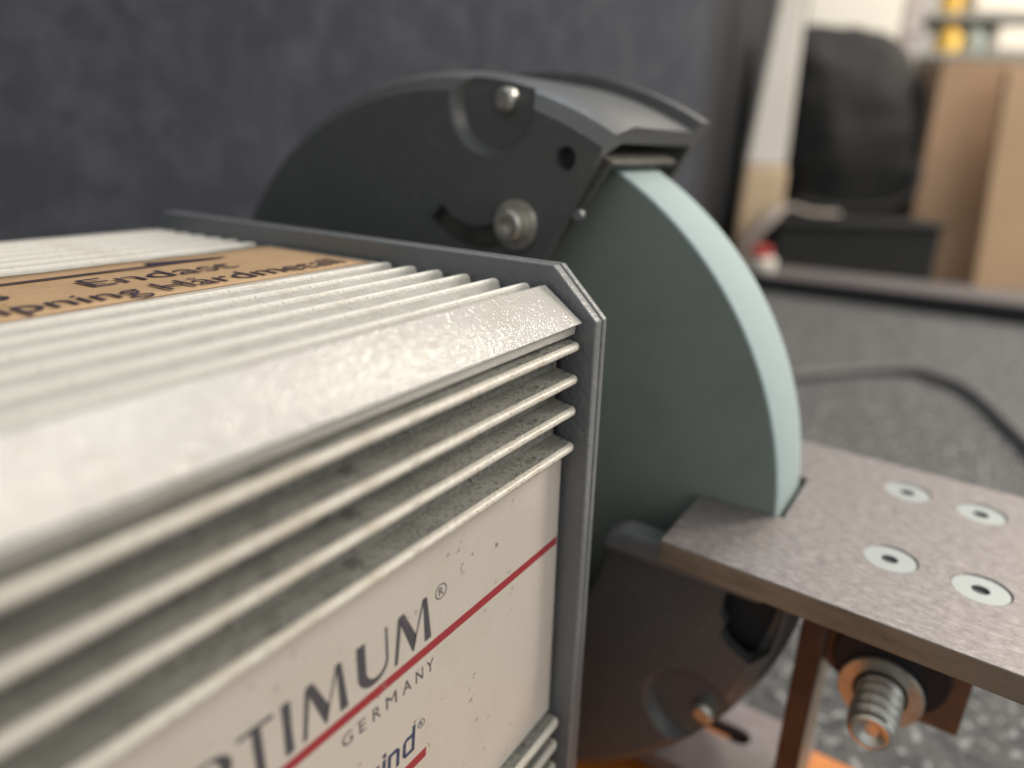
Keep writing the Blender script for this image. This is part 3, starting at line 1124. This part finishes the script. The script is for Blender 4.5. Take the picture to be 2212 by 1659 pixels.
# grey post
PS = G(2.01, 4.0, ZT)
post = thing('grey_post', PS, 'grey upright post right of the tall cream box', 'post')
bm = bmesh.new()
lbox(bm, PS, -0.05, 0.05, 0.0, 0.1, 0.0, 2.2)
build('post_shaft', bm, 'greypaint', post, bevel=0.01)
bm = bmesh.new()
lbox(bm, PS, -0.062, 0.062, -0.01, 0.11, 1.16, 1.20)
build('post_collar', bm, 'greypaint', post, bevel=0.004)
# shelf with containers
SH = G(2.20, 4.15, ZT)
su = thing('shelf_unit', SH, 'open shelf unit with containers at the top right', 'shelf')
LV = (0.42, 1.075, 1.265)
for z in LV:
    bm = bmesh.new()
    lbox(bm, SH, -0.10, 1.5, 0.0, 0.45, z, z + 0.028)
    build('shelf_board', bm, 'shelf', su)
for r in (-0.13, 1.5):
    bm = bmesh.new()
    lbox(bm, SH, r, r + 0.03, 0.0, 0.45, 0.0, 2.2)
    build('upright', bm, 'greypaint', su)


def bottle(name, r, d, z, rad, h, mat, capm, label, cat):
    b = loc(SH, r, d, z)
    t = thing(name, b, label, cat)
    bm = bmesh.new()
    lathe(bm, [(0, 0), (rad * 0.9, 0), (rad, h * 0.05), (rad, h * 0.62), (rad * 0.55, h * 0.80), (rad * 0.42, h * 0.86), (0, h * 0.86)], b, 'z', 24)
    build('bottle_body', bm, mat, t, smooth=40)
    bm = bmesh.new()
    lathe(bm, [(0, h * 0.8605), (rad * 0.5, h * 0.8605), (rad * 0.5, h), (0, h)], b, 'z', 20)
    build('bottle_cap', bm, capm, t, smooth=40)


bottle('yellow_bottle', 0.13, 0.08, LV[1] + 0.0285, 0.066, 0.150, 'yellow', 'yellow', 'short yellow bottle on the middle shelf', 'bottle')
bottle('yellow_bottle', 0.12, 0.10, LV[2] + 0.0285, 0.055, 0.26, 'yellow', 'whiteplastic', 'tall yellow bottle on the upper shelf', 'bottle')
bottle('teal_bottle', 0.27, 0.08, LV[1] + 0.0285, 0.058, 0.145, 'teal', 'teal', 'pale teal bottle right of the short yellow bottle', 'bottle')
bm = bmesh.new()
lbox(bm, loc(SH, 0.48, 0.0, LV[1] + 0.0285), -0.13, 0.2, 0.02, 0.3, 0.0, 0.150, lean=0.08)
tag(build('white_carton', bm, 'whiteplastic', bevel=0.03, seg=3), 'white carton on the middle shelf at the right edge', 'carton')
bm = bmesh.new()
lbox(bm, loc(SH, 0.42, 0.0, LV[2] + 0.0285), -0.22, 0.35, 0.02, 0.3, 0.0, 0.3)
tag(build('white_carton', bm, 'whiteplastic', bevel=0.02), 'wide white carton on the upper shelf', 'carton')
# cardboard
K1 = G(1.77, 3.22, ZT)
bm = bmesh.new()
lbox(bm, K1, 0.0, 0.62, 0.0, 0.30, 0.0, 0.945)
kb = tag(build('cardboard_box', bm, 'card', bevel=0.006), 'brown cardboard box standing right of the black bag', 'box')
K2 = G(2.015, 3.05, ZT)
bm = bmesh.new()
lbox(bm, K2, 0.0, 0.6, 0.0, 0.035, 0.0, 0.90, lean=-0.08)
tag(build('cardboard_sheet', bm, 'card2', bevel=0.004), 'light brown cardboard sheet leaning against the cardboard box', 'cardboard')
